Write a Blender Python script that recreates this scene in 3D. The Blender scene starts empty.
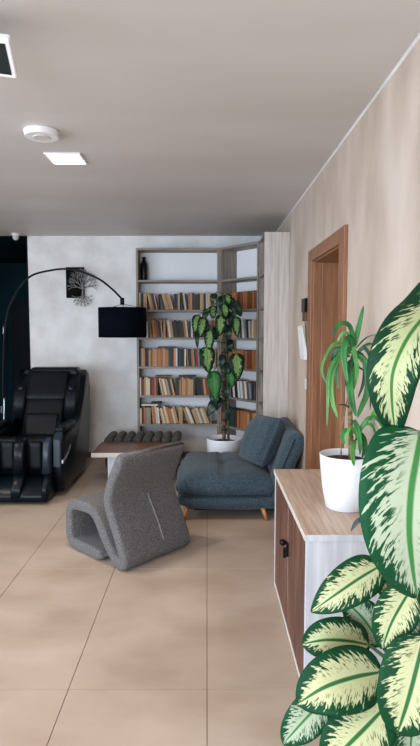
import bpy, bmesh, math, random
from mathutils import Vector, Matrix, noise
random.seed(7)
S = bpy.context.scene
COL = S.collection
R = math.radians

# ------------------------------------------------------------------ camera
F = 554.0; HC = 1.561
PITCH = math.atan(46 / F); YAW = math.atan(3 / F)
cam_d = bpy.data.cameras.new('camera'); cam = bpy.data.objects.new('camera', cam_d); COL.objects.link(cam)
cam_d.sensor_fit = 'VERTICAL'; cam_d.sensor_height = 36.0; cam_d.lens = F / 746 * 36.0
cam_d.clip_start = 0.05; cam_d.clip_end = 100
cam.location = (0, 0, HC)
cam.rotation_euler = (math.pi / 2 - PITCH, 0, -YAW)
S.camera = cam
CM = cam.rotation_euler.to_matrix()

def ray(x, y):
    return CM @ Vector(((x - 210) / F, -(y - 373) / F, -1.0))
def PY(x, y, Y):                    # point seen at a pixel, on the upright plane at depth Y
    d = ray(x, y); k = Y / d.y
    return Vector((0, 0, HC)) + d * k
def PZ(x, y, z):                    # point seen at a pixel, at height z
    d = ray(x, y); k = (z - HC) / d.z
    return Vector((0, 0, HC)) + d * k

# ------------------------------------------------------------------ world, light, exposure
vs = S.view_settings
vs.view_transform = 'Standard'; vs.look = 'None'; vs.exposure = -0.27; vs.gamma = 1.0; vs.use_curve_mapping = False
W = bpy.data.worlds.new('sky'); S.world = W; W.use_nodes = True
W.node_tree.nodes['Background'].inputs[0].default_value = (0.62, 0.78, 1.0, 1)
W.node_tree.nodes['Background'].inputs[1].default_value = 1.0

def area(name, loc, rot, sx, sy, power, col):
    l = bpy.data.lights.new(name, 'AREA'); l.shape = 'RECTANGLE'; l.size = sx; l.size_y = sy
    l.energy = power; l.color = col
    o = bpy.data.objects.new(name, l); COL.objects.link(o); o.location = loc; o.rotation_euler = rot
    return o
CEIL = 2.617; XW = 0.775; YB = 6.57; XL = -4.8; YR = -2.6
DAY = (0.72, 0.865, 1.0)
# daylight in the two window openings (wall behind the photographer, and the long left wall)
area('daylight_rear_window', (-2.0, YR - 0.02, 1.45), (R(90), 0, 0), 3.2, 1.7, 255, DAY)
area('daylight_left_window', (XL - 0.02, .7, 1.45), (R(90), 0, R(-90)), 4.6, 1.7, 270, DAY)

# ------------------------------------------------------------------ materials
def lin(c):
    return tuple(((v / 255) / 12.92 if v / 255 <= 0.04045 else ((v / 255 + 0.055) / 1.055) ** 2.4) for v in c) + (1,)
MATS = {}
class NT:
    def __init__(s, name):
        m = bpy.data.materials.new(name); m.use_nodes = True; s.m = m
        s.t = m.node_tree; s.n = s.t.nodes; s.b = s.n['Principled BSDF']; MATS[name] = m
    def add(s, typ, **kw):
        nd = s.n.new(typ)
        for k, v in kw.items():
            if k.startswith('i_'):
                key = k[2:]; key = int(key) if key.isdigit() else key.replace('_', ' ')
                if hasattr(v, 'is_output'): s.t.links.new(v, nd.inputs[key])
                else: nd.inputs[key].default_value = v
            else: setattr(nd, k, v)
        return nd
    def math(s, op, a, b=0.0, clamp=False):
        nd = s.n.new('ShaderNodeMath'); nd.operation = op; nd.use_clamp = clamp
        for i, v in enumerate((a, b)):
            if hasattr(v, 'is_output'): s.t.links.new(v, nd.inputs[i])
            else: nd.inputs[i].default_value = v
        return nd.outputs[0]
    def mix(s, f, a, b):
        nd = s.n.new('ShaderNodeMix'); nd.data_type = 'RGBA'
        for i, v in ((0, f), (6, a), (7, b)):
            if hasattr(v, 'is_output'): s.t.links.new(v, nd.inputs[i])
            else: nd.inputs[i].default_value = v
        return nd.outputs[2]
    def link(s, a, key): s.t.links.new(a, s.b.inputs[key])
    def ramp(s, fac, p0, p1):
        nd = s.add('ShaderNodeMapRange', i_0=fac, i_1=p0, i_2=p1); return nd.outputs[0]

def surf(name, c1, c2=None, scale=4.0, rough=0.6, bump=0.0, bscale=60.0, stretch=(1, 1, 1), world=False, spec=0.5, metal=0.0, detail=4.0, lo=0.35, hi=0.65, coat=0.0):
    s = NT(name)
    s.b.inputs['Roughness'].default_value = rough; s.b.inputs['Specular IOR Level'].default_value = spec
    s.b.inputs['Metallic'].default_value = metal; s.b.inputs['Coat Weight'].default_value = coat
    if world: co = s.add('ShaderNodeNewGeometry').outputs['Position']
    else: co = s.add('ShaderNodeTexCoord').outputs['Object']
    mp = s.add('ShaderNodeMapping', i_0=co); mp.inputs['Scale'].default_value = stretch
    if c2 is None: c2 = tuple(max(0, v * 0.9) for v in c1)
    nz = s.add('ShaderNodeTexNoise', i_Vector=mp.outputs[0], i_Scale=scale, i_Detail=detail)
    s.link(s.mix(s.ramp(nz.outputs[0], lo, hi), lin(c1), lin(c2)), 'Base Color')
    if bump:
        n2 = s.add('ShaderNodeTexNoise', i_Vector=mp.outputs[0], i_Scale=bscale, i_Detail=3.0)
        bp = s.add('ShaderNodeBump', i_Height=n2.outputs[0], i_Strength=bump, i_Distance=0.01)
        s.link(bp.outputs[0], 'Normal')
    return s.m

surf('plaster_back', (236, 234, 234), (216, 212, 210), 4.0, 0.75, 0.12, 18, world=True, detail=8)
surf('plaster_right', (206, 189, 176), (176, 157, 142), 2.0, 0.7, 0.10, 12, stretch=(1, 1.3, .55), world=True, detail=7)
surf('plaster_plain', (205, 196, 188), (195, 186, 178), 2.0, 0.8, world=True)
surf('ceiling_paint', (210, 205, 202), (200, 194, 190), 0.9, 0.55, 0.05, 3, stretch=(.5, 1.8, 1), world=True, detail=4)
surf('corridor_shade', (9, 38, 48), (6, 28, 37), 2, 0.7, spec=.1, world=True)  # near-black teal stands in for the corridor being unlit
surf('dark_door', (6, 12, 18), (4, 9, 14), 3, 0.5, spec=.1, world=True)
surf('grout', (128, 112, 98), (112, 98, 86), 10, 0.9, world=True)
surf('tile', (190, 173, 159), (165, 146, 130), 1.9, 0.42, 0.05, 30, stretch=(1, 1.5, 1), world=True, detail=8, lo=.3, hi=.7, spec=.4)
surf('skirting', (150, 120, 96), (132, 104, 82), 5, 0.5, world=True)
surf('white_trim', (225, 220, 216), None, 3, 0.5)
surf('white_plastic', (236, 236, 238), (230, 230, 232), 3, 0.35)
surf('white_ceramic', (238, 240, 246), (230, 233, 240), 3, 0.3)
surf('door_wood', (152, 104, 72), (124, 82, 56), 5, 0.45, 0.05, 30, stretch=(9, 9, .5), world=True)
surf('shelf_wood', (150, 138, 128), (124, 112, 104), 6, 0.55, 0.05, 40, stretch=(8, 8, .5))
surf('shelf_wood_flat', (152, 140, 130), (128, 116, 106), 6, 0.55, 0.05, 40, stretch=(.6, 8, 8))
surf('panel_wood', (206, 196, 190), (182, 170, 163), 5, 0.5, 0.05, 40, stretch=(9, 9, .45))
surf('back_board', (240, 240, 243), (232, 232, 236), 2, 0.7)
surf('oak_top', (200, 178, 161), (172, 148, 130), 5, 0.45, 0.04, 40, stretch=(10, .7, 10))
surf('ash_side', (206, 208, 214), (186, 188, 196), 5, 0.5, 0.04, 40, stretch=(9, 9, .5))
surf('light_edge', (214, 206, 200), (204, 196, 190), 5, 0.5)
surf('walnut', (120, 80, 64), (62, 38, 30), 5, 0.5, 0.05, 40, stretch=(10, 10, .5))
surf('table_wood', (128, 74, 54), (92, 50, 36), 5, 0.3, 0.03, 40, stretch=(.6, 10, 10))
surf('black_metal', (10, 13, 18), (7, 9, 13), 10, 0.45, spec=.2)
surf('black_shade', (9, 13, 24), (6, 9, 18), 40, 0.9, 0.1, 300, spec=.05)
surf('black_leather', (11, 18, 25), (6, 11, 16), 6, 0.42, 0.12, 60, spec=.18)
surf('black_gloss', (7, 17, 26), (5, 12, 19), 3, 0.30, spec=.2)
surf('grey_gloss', (32, 48, 60), (24, 38, 49), 3, 0.35)
surf('silver', (190, 196, 202), (170, 176, 182), 5, 0.25, metal=.9)
surf('boucle', (132, 129, 129), (76, 75, 78), 130, 0.95, 0.9, 170, detail=2, lo=.3, hi=.7, spec=.15)
surf('boucle_seam', (150, 146, 143), (118, 115, 114), 120, 0.95, 0.4, 170, spec=.15)
surf('sofa_fabric', (70, 86, 96), (46, 61, 72), 90, 0.9, 0.45, 160, detail=3, spec=.2)
surf('sofa_piping', (48, 58, 70), (40, 50, 62), 90, 0.9, 0.3, 160, spec=.2)
surf('charcoal_velvet', (82, 82, 79), (60, 60, 58), 40, 0.9, 0.3, 120, spec=.2)
surf('beech', (190, 136, 92), (164, 112, 72), 6, 0.45, stretch=(8, 8, .6))
surf('soil', (52, 38, 30), (28, 20, 16), 40, 0.95, 0.8, 80)
surf('cane', (150, 126, 84), (96, 74, 50), 20, 0.7, 0.3, 60, stretch=(1, 1, 3))
surf('moss_pole', (116, 98, 76), (66, 54, 42), 30, 0.9, 0.6, 80)
surf('tie_green', (26, 40, 30), None, 10, 0.6)
surf('old_stem', (74, 78, 52), (48, 54, 38), 14, 0.7, 0.3, 40)
surf('stem_green', (58, 112, 66), (38, 84, 50), 12, 0.45)
surf('strap_leaf', (54, 140, 62), (18, 80, 38), 14, 0.38, stretch=(1, 1, .3))
surf('strap_leaf_light', (104, 170, 84), (60, 128, 60), 14, 0.4, stretch=(1, 1, .3))
surf('strap_leaf_dark', (28, 84, 48), (16, 58, 36), 14, 0.4, stretch=(1, 1, .3))
surf('dark_leaf', (22, 54, 36), (14, 38, 28), 12, 0.4)
surf('yellow_leaf', (206, 176, 52), (164, 150, 40), 9, 0.5)
surf('page_paper', (206, 190, 160), (188, 170, 140), 60, 0.9)
surf('screen_glass', (8, 30, 36), (4, 18, 26), 4, 0.15)
surf('art_metal', (124, 122, 120), (104, 102, 100), 10, 0.6)
surf('art_panel', (8, 14, 20), (26, 18, 18), 6, 0.8, spec=.05)
surf('dark_glass', (14, 14, 17), None, 4, 0.3, spec=.2)
surf('brown_wood_box', (110, 78, 58), (90, 62, 46), 6, 0.6)
surf('window_white', (235, 235, 235), None, 3, 0.4)

def emit(name, col, strength):
    s = NT(name); s.b.inputs['Base Color'].default_value = (0.9, 0.9, 0.9, 1)
    s.b.inputs['Emission Color'].default_value = col; s.b.inputs['Emission Strength'].default_value = strength
    return s.m
emit('led_diffuser', (1, .96, .92, 1), 6.0)

def leaf_material(name, cream, green, mid, width, flecks, freq=34.0, rough=.38, fth=.565):
    s = NT(name)
    uv = s.add('ShaderNodeTexCoord').outputs['UV']
    sx = s.add('ShaderNodeSeparateXYZ', i_0=uv)
    u, v = sx.outputs[0], sx.outputs[1]
    sg = s.math('SUBTRACT', s.math('MULTIPLY', u, 2.0), 1.0)
    a = s.math('ABSOLUTE', sg)
    vein = s.math('SUBTRACT', v, s.math('MULTIPLY', a, 0.22))
    rnd = s.add('ShaderNodeObjectInfo').outputs['Random']
    off = s.math('ADD', s.math('MULTIPLY', rnd, 37.0), s.math('MULTIPLY', s.math('SIGN', sg), 3.0))
    vec = s.add('ShaderNodeCombineXYZ', i_0=s.math('MULTIPLY', vein, freq), i_1=s.math('MULTIPLY', a, 2.6), i_2=off)
    n1 = s.add('ShaderNodeTexNoise', i_Vector=vec.outputs[0], i_Scale=1.0, i_Detail=2.0).outputs[0]
    vec2 = s.add('ShaderNodeCombineXYZ', i_0=s.math('MULTIPLY', vein, freq * 1.5), i_1=s.math('MULTIPLY', a, 5.0), i_2=off)
    n2 = s.add('ShaderNodeTexNoise', i_Vector=vec2.outputs[0], i_Scale=1.0, i_Detail=2.0).outputs[0]
    ends = s.math('POWER', s.math('ABSOLUTE', s.math('SUBTRACT', s.math('MULTIPLY', v, 2.0), 0.95)), 3.0)
    d = s.math('ADD', s.math('ADD', a, s.math('MULTIPLY', s.math('SUBTRACT', n1, .5), 1.7)), s.math('MULTIPLY', ends, 0.55))
    edge = s.ramp(d, width - .05, width + .05)
    fl = s.math('MULTIPLY', s.ramp(n2, fth, fth + .055), s.math('MULTIPLY', s.ramp(a, .12, .4), flecks))
    g = s.math('MAXIMUM', edge, fl, True)
    c = s.mix(g, lin(cream), lin(green))
    rib = s.ramp(a, .085, .045)
    c = s.mix(rib, c, lin(mid))
    s.link(c, 'Base Color'); s.b.inputs['Roughness'].default_value = rough
    bp = s.add('ShaderNodeBump', i_Height=s.math('ADD', n1, s.math('MULTIPLY', rib, .6)), i_Strength=.25, i_Distance=.004)
    s.link(bp.outputs[0], 'Normal')
    s.b.inputs['Specular IOR Level'].default_value = .18
    return s.m
leaf_material('leaf_large', (178, 186, 142), (4, 54, 30), (60, 112, 54), .66, 1.0, 34, .55, .545)
leaf_material('leaf_white', (172, 184, 158), (8, 70, 40), (60, 122, 62), .70, 1.0, 40, .55, .535)
leaf_material('leaf_yellowish', (194, 197, 152), (6, 64, 35), (44, 104, 56), .65, .8, 32, .55, .555)
leaf_material('leaf_small', (120, 148, 88), (9, 40, 26), (84, 122, 62), .50, .9, 18, .5)
leaf_material('leaf_plain', (58, 112, 54), (26, 76, 40), (90, 140, 70), .6, .6, 12, .45)

for k_, w_ in (('sofa_fabric', .16), ('boucle', .06), ('charcoal_velvet', .08), ('boucle_seam', .06)):
    b_ = MATS[k_].node_tree.nodes['Principled BSDF']; b_.inputs['Sheen Weight'].default_value = w_; b_.inputs['Sheen Roughness'].default_value = .5

# ------------------------------------------------------------------ building helpers
def obj(name, me, mat=None, parent=None, loc=None, rot=None, smooth=False):
    if isinstance(me, bmesh.types.BMesh):
        m = bpy.data.meshes.new(name); me.to_mesh(m); me.free(); me = m
    if mat is not None:
        me.materials.clear()
        for k in (mat if isinstance(mat, (list, tuple)) else [mat]): me.materials.append(MATS[k])
    if smooth:
        for p in me.polygons: p.use_smooth = True
    o = bpy.data.objects.new(name, me); COL.objects.link(o)
    if parent is not None: o.parent = parent
    if loc is not None: o.location = loc
    if rot is not None: o.rotation_euler = rot
    return o
def tag(o, label, cat=None, group=None, kind=None):
    o['label'] = label
    if cat: o['category'] = cat
    if group: o['group'] = group
    if kind: o['kind'] = kind
    return o
def thing(name, label, cat, loc=(0, 0, 0), rotz=0.0, group=None):
    o = bpy.data.objects.new(name, None); o.empty_display_size = .1; COL.objects.link(o)
    o.location = loc; o.rotation_euler = (0, 0, rotz)
    return tag(o, label, cat, group)
def structure(name, me, mat, label=None, parent=None):
    o = obj(name, me, mat, parent)
    if parent is None: o['kind'] = 'structure'
    if label: o['label'] = label
    return o
def add_box(bm, x0, x1, y0, y1, z0, z1):
    vs_ = [bm.verts.new((x, y, z)) for x in (x0, x1) for y in (y0, y1) for z in (z0, z1)]
    for f in ((0, 1, 3, 2), (4, 6, 7, 5), (0, 4, 5, 1), (2, 3, 7, 6), (0, 2, 6, 4), (1, 5, 7, 3)):
        bm.faces.new([vs_[i] for i in f])
    return bm
def box(x0, x1, y0, y1, z0, z1, bevel=0.0, seg=2):
    bm = bmesh.new(); add_box(bm, x0, x1, y0, y1, z0, z1)
    if bevel: bmesh.ops.bevel(bm, geom=bm.edges[:], offset=bevel, segments=seg, affect='EDGES', profile=.5)
    return bm
def boxes(*bs):
    bm = bmesh.new()
    for b in bs: add_box(bm, *b)
    return bm
def lathe(prof, n=40, center=(0, 0, 0)):
    bm = bmesh.new(); rings = []
    for r, z in prof:
        if r < 1e-6: rings.append([bm.verts.new((center[0], center[1], center[2] + z))])
        else: rings.append([bm.verts.new((center[0] + r * math.cos(2 * math.pi * i / n), center[1] + r * math.sin(2 * math.pi * i / n), center[2] + z)) for i in range(n)])
    for a, b in zip(rings, rings[1:]):
        for i in range(n):
            j = (i + 1) % n
            if len(a) == 1 and len(b) == 1: continue
            if len(a) == 1: bm.faces.new((a[0], b[j], b[i]))
            elif len(b) == 1: bm.faces.new((a[i], a[j], b[0]))
            else: bm.faces.new((a[i], a[j], b[j], b[i]))
    bmesh.ops.recalc_face_normals(bm, faces=bm.faces[:])
    return bm
def crom(pts, n):
    pts = [Vector(p) for p in pts]; out = []
    if len(pts) == 2: pts = [pts[0], (pts[0] + pts[1]) / 2, pts[1]]
    m = len(pts) - 1
    for k in range(n + 1):
        t = k / n * m; i = min(int(t), m - 1); f = t - i
        p1, p2 = pts[i], pts[i + 1]
        p0 = pts[i - 1] if i > 0 else p1 * 2 - p2
        p3 = pts[i + 2] if i + 2 <= m else p2 * 2 - p1
        out.append(.5 * ((2 * p1) + (p2 - p0) * f + (2 * p0 - 5 * p1 + 4 * p2 - p3) * f * f + (3 * p1 - p0 - 3 * p2 + p3) * f ** 3))
    return out
def add_tube(bm, pts, r, n=8):
    pts = [Vector(p) for p in pts]; m = len(pts)
    rad = r if callable(r) else (lambda t: r)
    up = None; rings = []
    for i, p in enumerate(pts):
        t = (pts[min(i + 1, m - 1)] - pts[max(i - 1, 0)]).normalized()
        if up is None: up = t.orthogonal().normalized()
        up = (up - t * up.dot(t)).normalized(); sd = t.cross(up)
        rr = rad(i / (m - 1))
        rings.append([bm.verts.new(p + (up * math.cos(2 * math.pi * k / n) + sd * math.sin(2 * math.pi * k / n)) * rr) for k in range(n)])
    for a, b in zip(rings, rings[1:]):
        for k in range(n): bm.faces.new((a[k], a[(k + 1) % n], b[(k + 1) % n], b[k]))
    bm.faces.new(list(reversed(rings[0]))); bm.faces.new(rings[-1])
    return bm
def tube(pts, r, n=8): return add_tube(bmesh.new(), pts, r, n)
def rbox(sx, sy, sz, r, n=12, fn=None, center=(0, 0, 0)):
    """rounded box, gridded, sizes are full sizes; fn(p, q) may displace (q in -1..1)"""
    bm = bmesh.new(); idx = {}
    def V(i, j, k):
        key = (i, j, k)
        if key not in idx:
            q = Vector((2 * i / n - 1, 2 * j / n - 1, 2 * k / n - 1))
            h = Vector((sx / 2, sy / 2, sz / 2))
            # move grid lines towards the edges so the roundings get resolution
            e = Vector([math.copysign(abs(c) ** .75, c) for c in q])
            p = Vector((e.x * h.x, e.y * h.y, e.z * h.z))
            inner = Vector([max(-(hh - min(r, hh)), min(hh - min(r, hh), c)) for c, hh in zip(p, h)])
            d = p - inner
            if d.length > 1e-9:
                # only round by the ellipsoid of the overshoot
                p = inner + d.normalized() * min(r, max(abs(d.x), abs(d.y), abs(d.z)))
            if fn: p = fn(p, q)
            idx[key] = bm.verts.new(p + Vector(center))
        return idx[key]
    for a in range(n):
        for b in range(n):
            for (f) in (0, n):
                for quad in ([(f, a, b), (f, a + 1, b), (f, a + 1, b + 1), (f, a, b + 1)],
                             [(a, f, b), (a + 1, f, b), (a + 1, f, b + 1), (a, f, b + 1)],
                             [(a, b, f), (a + 1, b, f), (a + 1, b + 1, f), (a, b + 1, f)]):
                    bm.faces.new([V(*c) for c in quad])
    bmesh.ops.recalc_face_normals(bm, faces=bm.faces[:])
    return bm
def prism(poly, x0, x1, axis='x', bevel=0.0, seg=3):
    """polygon (a,b) extruded; axis x: poly is (y,z); axis y: poly is (x,z); axis z: poly is (x,y)"""
    bm = bmesh.new()
    def P(a, b, c): return {'x': (c, a, b), 'y': (a, c, b), 'z': (a, b, c)}[axis]
    v0 = [bm.verts.new(P(a, b, x0)) for a, b in poly]; v1 = [bm.verts.new(P(a, b, x1)) for a, b in poly]
    n = len(poly)
    bm.faces.new(v0); bm.faces.new(list(reversed(v1)))
    for i in range(n): bm.faces.new((v0[i], v1[i], v1[(i + 1) % n], v0[(i + 1) % n]))
    bmesh.ops.recalc_face_normals(bm, faces=bm.faces[:])
    if bevel:
        ed = [e for e in bm.edges if (e.verts[0] in v0) == (e.verts[1] in v0)]
        bmesh.ops.bevel(bm, geom=ed, offset=bevel, segments=seg, affect='EDGES', profile=.5)
    return bm
def leaf_mesh(mid, halfw, facing, rows=14, cols=8, fold=.18, wave=.0, a=.45, b=.62, twist=0.0, ph=0.0):
    pts = crom(mid, rows); bm = bmesh.new(); uvl = bm.loops.layers.uv.new('UVMap')
    tm = a / (a + b); nrm = tm ** a * (1 - tm) ** b
    grid = []; facing = Vector(facing).normalized()
    for i in range(rows + 1):
        t = i / rows; p = pts[i]
        tg = (pts[min(i + 1, rows)] - pts[max(i - 1, 0)]).normalized()
        sd = tg.cross(facing).normalized()
        if twist: sd = Matrix.Rotation(twist * (t if twist else 0), 3, tg) @ sd
        nm = sd.cross(tg).normalized()
        tt = min(max(t, .004), .996)
        w = halfw * tt ** a * (1 - tt) ** b / nrm
        row = []
        for j in range(cols + 1):
            u = 2 * j / cols - 1
            q = p + sd * (u * w) + nm * (fold * abs(u) * w - fold * .55 * u * u * w + wave * halfw * math.sin(t * 15 + ph + u * 2) * u * u)
            row.append((bm.verts.new(q), (j / cols, t)))
        grid.append(row)
    for i in range(rows):
        for j in range(cols):
            c = [grid[i][j], grid[i][j + 1], grid[i + 1][j + 1], grid[i + 1][j]]
            f = bm.faces.new([k[0] for k in c]); f.smooth = True
            for lp, k in zip(f.loops, c): lp[uvl].uv = k[1]
    return bm
def leaf(name, mid, halfw, mat, parent, facing=None, thick=.0012, **kw):
    mid = [Vector(p) for p in mid]
    if facing is None: facing = Vector((0, 0, HC)) - mid[len(mid) // 2]
    org = Vector(parent.location)
    bm = leaf_mesh([p - org for p in mid], halfw, facing, **kw)
    o = obj(name, bm, mat, parent)
    md = o.modifiers.new('thickness', 'SOLIDIFY'); md.thickness = thick; md.offset = 0
    return o

# ------------------------------------------------------------------ the setting
fl = structure('floor', box(XL, XW, YR, YB, -.06, -.004), 'grout', 'floor of large beige rectangular tiles with thin dark joints')
corr = structure('floor_corridor', box(-4.2, -1.9, YB, 9.3, -.06, 0), 'corridor_shade', 'dark corridor floor beyond the room opening')
g = .0016
tile_me = bpy.data.meshes.new('tile'); bm = box(g, .6 - g, g, 1.2 - g, -.012, 0, .0008, 1); bm.to_mesh(tile_me); bm.free()
tile_me.materials.append(MATS['tile'])
meshes = {}
ix = -8
while ix * .6 < XW - 1e-6:
    iy = -3
    while iy * 1.2 - .124 < YB - 1e-6:
        x0, x1 = max(ix * .6, XL), min(ix * .6 + .6, XW)
        y0, y1 = max(iy * 1.2 - .124, YR), min(iy * 1.2 + 1.076, YB)
        if y1 - y0 > .05 and x1 - x0 > .05:
            key = (round(x1 - x0, 3), round(y1 - y0, 3))
            if key not in meshes:
                if key == (.6, 1.2): meshes[key] = tile_me
                else:
                    m = bpy.data.meshes.new('tile'); bm = box(g, key[0] - g, g, key[1] - g, -.012, 0, .0008, 1); bm.to_mesh(m); bm.free()
                    m.materials.append(MATS['tile']); meshes[key] = m
            o = obj('tile', meshes[key], None, fl, (x0, y0, random.uniform(-.0006, .0002)))
        iy += 1
    ix += 1
structure('ceiling', box(XL, XW, YR, YB, CEIL, CEIL + .1), 'ceiling_paint', 'pale painted ceiling')
XO = -2.092                         # where the back wall ends at the corridor opening
structure('wall_back', box(XO, XW, YB, YB + .14, 0, CEIL), 'plaster_back', 'pale mottled plaster wall behind the bookcase')
structure('wall_back_far', boxes((XL, -4.2, YB, YB + .14, 0, CEIL)), 'plaster_plain', 'plaster wall beyond the dark corridor opening')
DY0, DY1, DZ = 3.20, 4.06, 2.045    # door opening in the right wall
structure('wall_right', boxes((XW, XW + .24, YR, DY0, 0, CEIL), (XW, XW + .24, DY1, YB + .14, 0, CEIL), (XW, XW + .24, DY0, DY1, DZ, CEIL)), 'plaster_right', 'warm beige mottled plaster wall with the wooden door')
wl = (-1.6, 3.0); wz = (.6, 2.3)
structure('wall_left', boxes((XL - .2, XL, YR, wl[0], 0, CEIL), (XL - .2, XL, wl[1], YB, 0, CEIL), (XL - .2, XL, wl[0], wl[1], 0, wz[0]), (XL - .2, XL, wl[0], wl[1], wz[1], CEIL)), 'plaster_plain', 'plain plaster wall with a wide window')
wr = (-3.6, -.4)
structure('wall_rear', boxes((XL - .2, wr[0], YR - .2, YR, 0, CEIL), (wr[1], XW + .24, YR - .2, YR, 0, CEIL), (wr[0], wr[1], YR - .2, YR, 0, wz[0]), (wr[0], wr[1], YR - .2, YR, wz[1], CEIL)), 'plaster_plain', 'plain plaster wall with a wide window, behind the viewer')
def window(name, a0, a1, axis, at, label):
    o = tag(bpy.data.objects.new(name, None), label, None, None, 'structure'); COL.objects.link(o)
    def bx(p0, p1, z0, z1):
        return box(p0, p1, at - .15, at - .09, z0, z1, .004, 1) if axis == 'x' else box(at - .15, at - .09, p0, p1, z0, z1, .004, 1)
    for p in ((a0, a0 + .06, wz[0], wz[1]), (a1 - .06, a1, wz[0], wz[1]), (a0 + .06, a1 - .06, wz[0], wz[0] + .06), (a0 + .06, a1 - .06, wz[1] - .06, wz[1]), ((a0 + a1) / 2 - .035, (a0 + a1) / 2 + .035, wz[0] + .06, wz[1] - .06)):
        obj('frame_bar', bx(*p), 'window_white', o)
window('window_1', wr[0], wr[1], 'x', YR, 'wide white framed window behind the viewer')
window('window_2', wl[0], wl[1], 'y', XL, 'wide white framed window in the plain left wall')
# corridor, its lack of light put into the surface colours
structure('wall_corridor_back', box(-4.2, -1.9, 9.3, 9.4, 0, CEIL), 'corridor_shade', 'dark wall at the end of the corridor')
structure('wall_corridor_right', box(-2.06, -1.9, YB + .14, 9.3, 0, CEIL), 'corridor_shade', 'dark side wall of the corridor')
structure('wall_corridor_left', box(-4.3, -4.2, YB, 9.3, 0, CEIL), 'corridor_shade', 'dark far side wall of the corridor')
structure('ceiling_corridor', box(-4.2, -1.9, YB, 9.3, CEIL - .001, CEIL + .1), 'corridor_shade', 'ceiling of the corridor, coloured dark for its unlit shade')
structure('trim_1', box(XO - .012, XO, YB - .004, YB + .144, 0, CEIL), 'dark_door', 'dark edging strip on the end of the pale back wall')
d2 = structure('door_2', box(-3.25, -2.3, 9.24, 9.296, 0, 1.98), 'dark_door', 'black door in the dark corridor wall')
bm = tube(crom([(-3.36, 9.19, 1.32), (-3.36, 9.19, 1.62)], 4), .012, 8); add_tube(bm, [(-3.36, 9.19, 1.35), (-3.36, 9.3, 1.35)], .008, 6); add_tube(bm, [(-3.36, 9.19, 1.59), (-3.36, 9.3, 1.59)], .008, 6)
obj('door_handle', bm, 'silver', d2, smooth=True)
# baseboards, cove
structure('baseboard_back', box(XO, XW, YB - .012, YB, 0, .065, .002, 1), 'skirting', 'low brown skirting along the back wall')
structure('baseboard_right', boxes((XW - .012, XW, YR, DY0 - .12, 0, .065), (XW - .012, XW, DY1 + .12, YB - .012, 0, .065)), 'skirting', 'low brown skirting along the right wall')
structure('trim_2', prism([(XW - .009, CEIL), (XW, CEIL), (XW, CEIL - .009)], YR, YB, 'y'), 'white_trim', 'thin pale bead between ceiling and right wall')
# door with deep wooden lining
door = tag(bpy.data.objects.new('door_1', None), 'brown wooden door in a deep wood lined opening', None, None, 'structure'); COL.objects.link(door); door.location = (XW, 3.63, 0)
def dp(name, x0, x1, y0, y1, z0, z1, bv=.003): return obj(name, box(x0 - XW, x1 - XW, y0 - 3.63, y1 - 3.63, z0, z1, bv, 1), 'door_wood', door)
c0 = XW - .022
dp('casing', c0, XW, DY0 - .115, DY0 + .01, 0, DZ + .075); dp('casing', c0, XW, DY1 - .01, DY1 + .115, 0, DZ + .075)
dp('head_casing', c0, XW, DY0 + .01, DY1 - .01, DZ - .01, DZ + .075)
dp('jamb', XW - .004, XW + .24, DY0, DY0 + .02, 0, DZ); dp('jamb', XW - .004, XW + .24, DY1 - .02, DY1, 0, DZ)
dp('door_stop', XW + .055, XW + .24, DY1 - .032, DY1 - .02, 0, DZ - .02); dp('head_jamb', XW - .004, XW + .24, DY0 + .02, DY1 - .02, DZ - .02, DZ)
lf = dp('door_leaf', XW + .19, XW + .23, DY0 + .021, DY1 - .033, .008, DZ - .021)
obj('door_handle', tube([(.19, -.33, 1.05), (.14, -.33, 1.05), (.135, -.28, 1.05), (.135, -.21, 1.05)], .009, 8), 'silver', lf, smooth=True)

# ------------------------------------------------------------------ bookcases
SH = [.448, .779, 1.112, 1.442, 1.755, 2.089]; TOPZ = 2.445; T = .024
YF = 6.31; BL, BRt = -.80, .142
ROWN = {0: 'lowest', 1: 'second lowest', 2: 'third lowest', 3: 'fourth lowest', 4: 'fifth lowest', 5: 'sixth lowest'}
bc = thing('bookcase', 'wide grey wood bookcase standing flat against the pale back wall', 'bookcase', (BL, YF, 0))
w = BRt - BL; dep = YB - YF - .013
obj('side_panel', box(0, T, 0, dep, 0, TOPZ, .001, 1), 'shelf_wood', bc); obj('side_panel', box(w - T, w, 0, dep, 0, TOPZ, .001, 1), 'shelf_wood', bc)
obj('top_panel', box(T, w - T, 0, dep, TOPZ - T, TOPZ, .001, 1), 'shelf_wood_flat', bc)
for z in SH: obj('shelf', box(T, w - T, .002, dep - .008, z - T, z, .001, 1), 'shelf_wood_flat', bc)
obj('back_panel', box(T, w - T, dep - .008, dep, SH[0] - T, TOPZ - T), 'back_board', bc)
A = Vector((.1435, 6.306, 0)); Bp = Vector((.532, 5.80, 0)); e = (Bp - A); LC = e.length; ang = math.atan2(e.y, e.x)
cc = thing('corner_bookcase', 'grey wood corner bookcase set at an angle behind the potted plant', 'bookcase', A, ang)
dc = .24
obj('side_panel', box(0, T, 0, dc, 0, TOPZ, .001, 1), 'shelf_wood', cc); obj('side_panel', box(LC - T, LC, 0, dc * .98, 0, TOPZ, .001, 1), 'shelf_wood', cc)
obj('top_panel', box(T, LC - T, 0, dc, TOPZ - T, TOPZ, .001, 1), 'shelf_wood_flat', cc)
for z in SH: obj('shelf', box(T, LC - T, .002, dc - .008, z - T, z, .001, 1), 'shelf_wood_flat', cc)
obj('back_panel', box(T, LC - T, dc - .008, dc, .02, TOPZ - T), 'back_board', cc)
se = thing('side_bookcase', 'tall narrow bookcase with a pale wood end panel on the right wall', 'bookcase', (.66, 5.52, 0))
x0, x1, y0, y1 = .538 - .66, XW - .66 - .002, 5.255 - 5.52, 5.78 - 5.52
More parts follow.
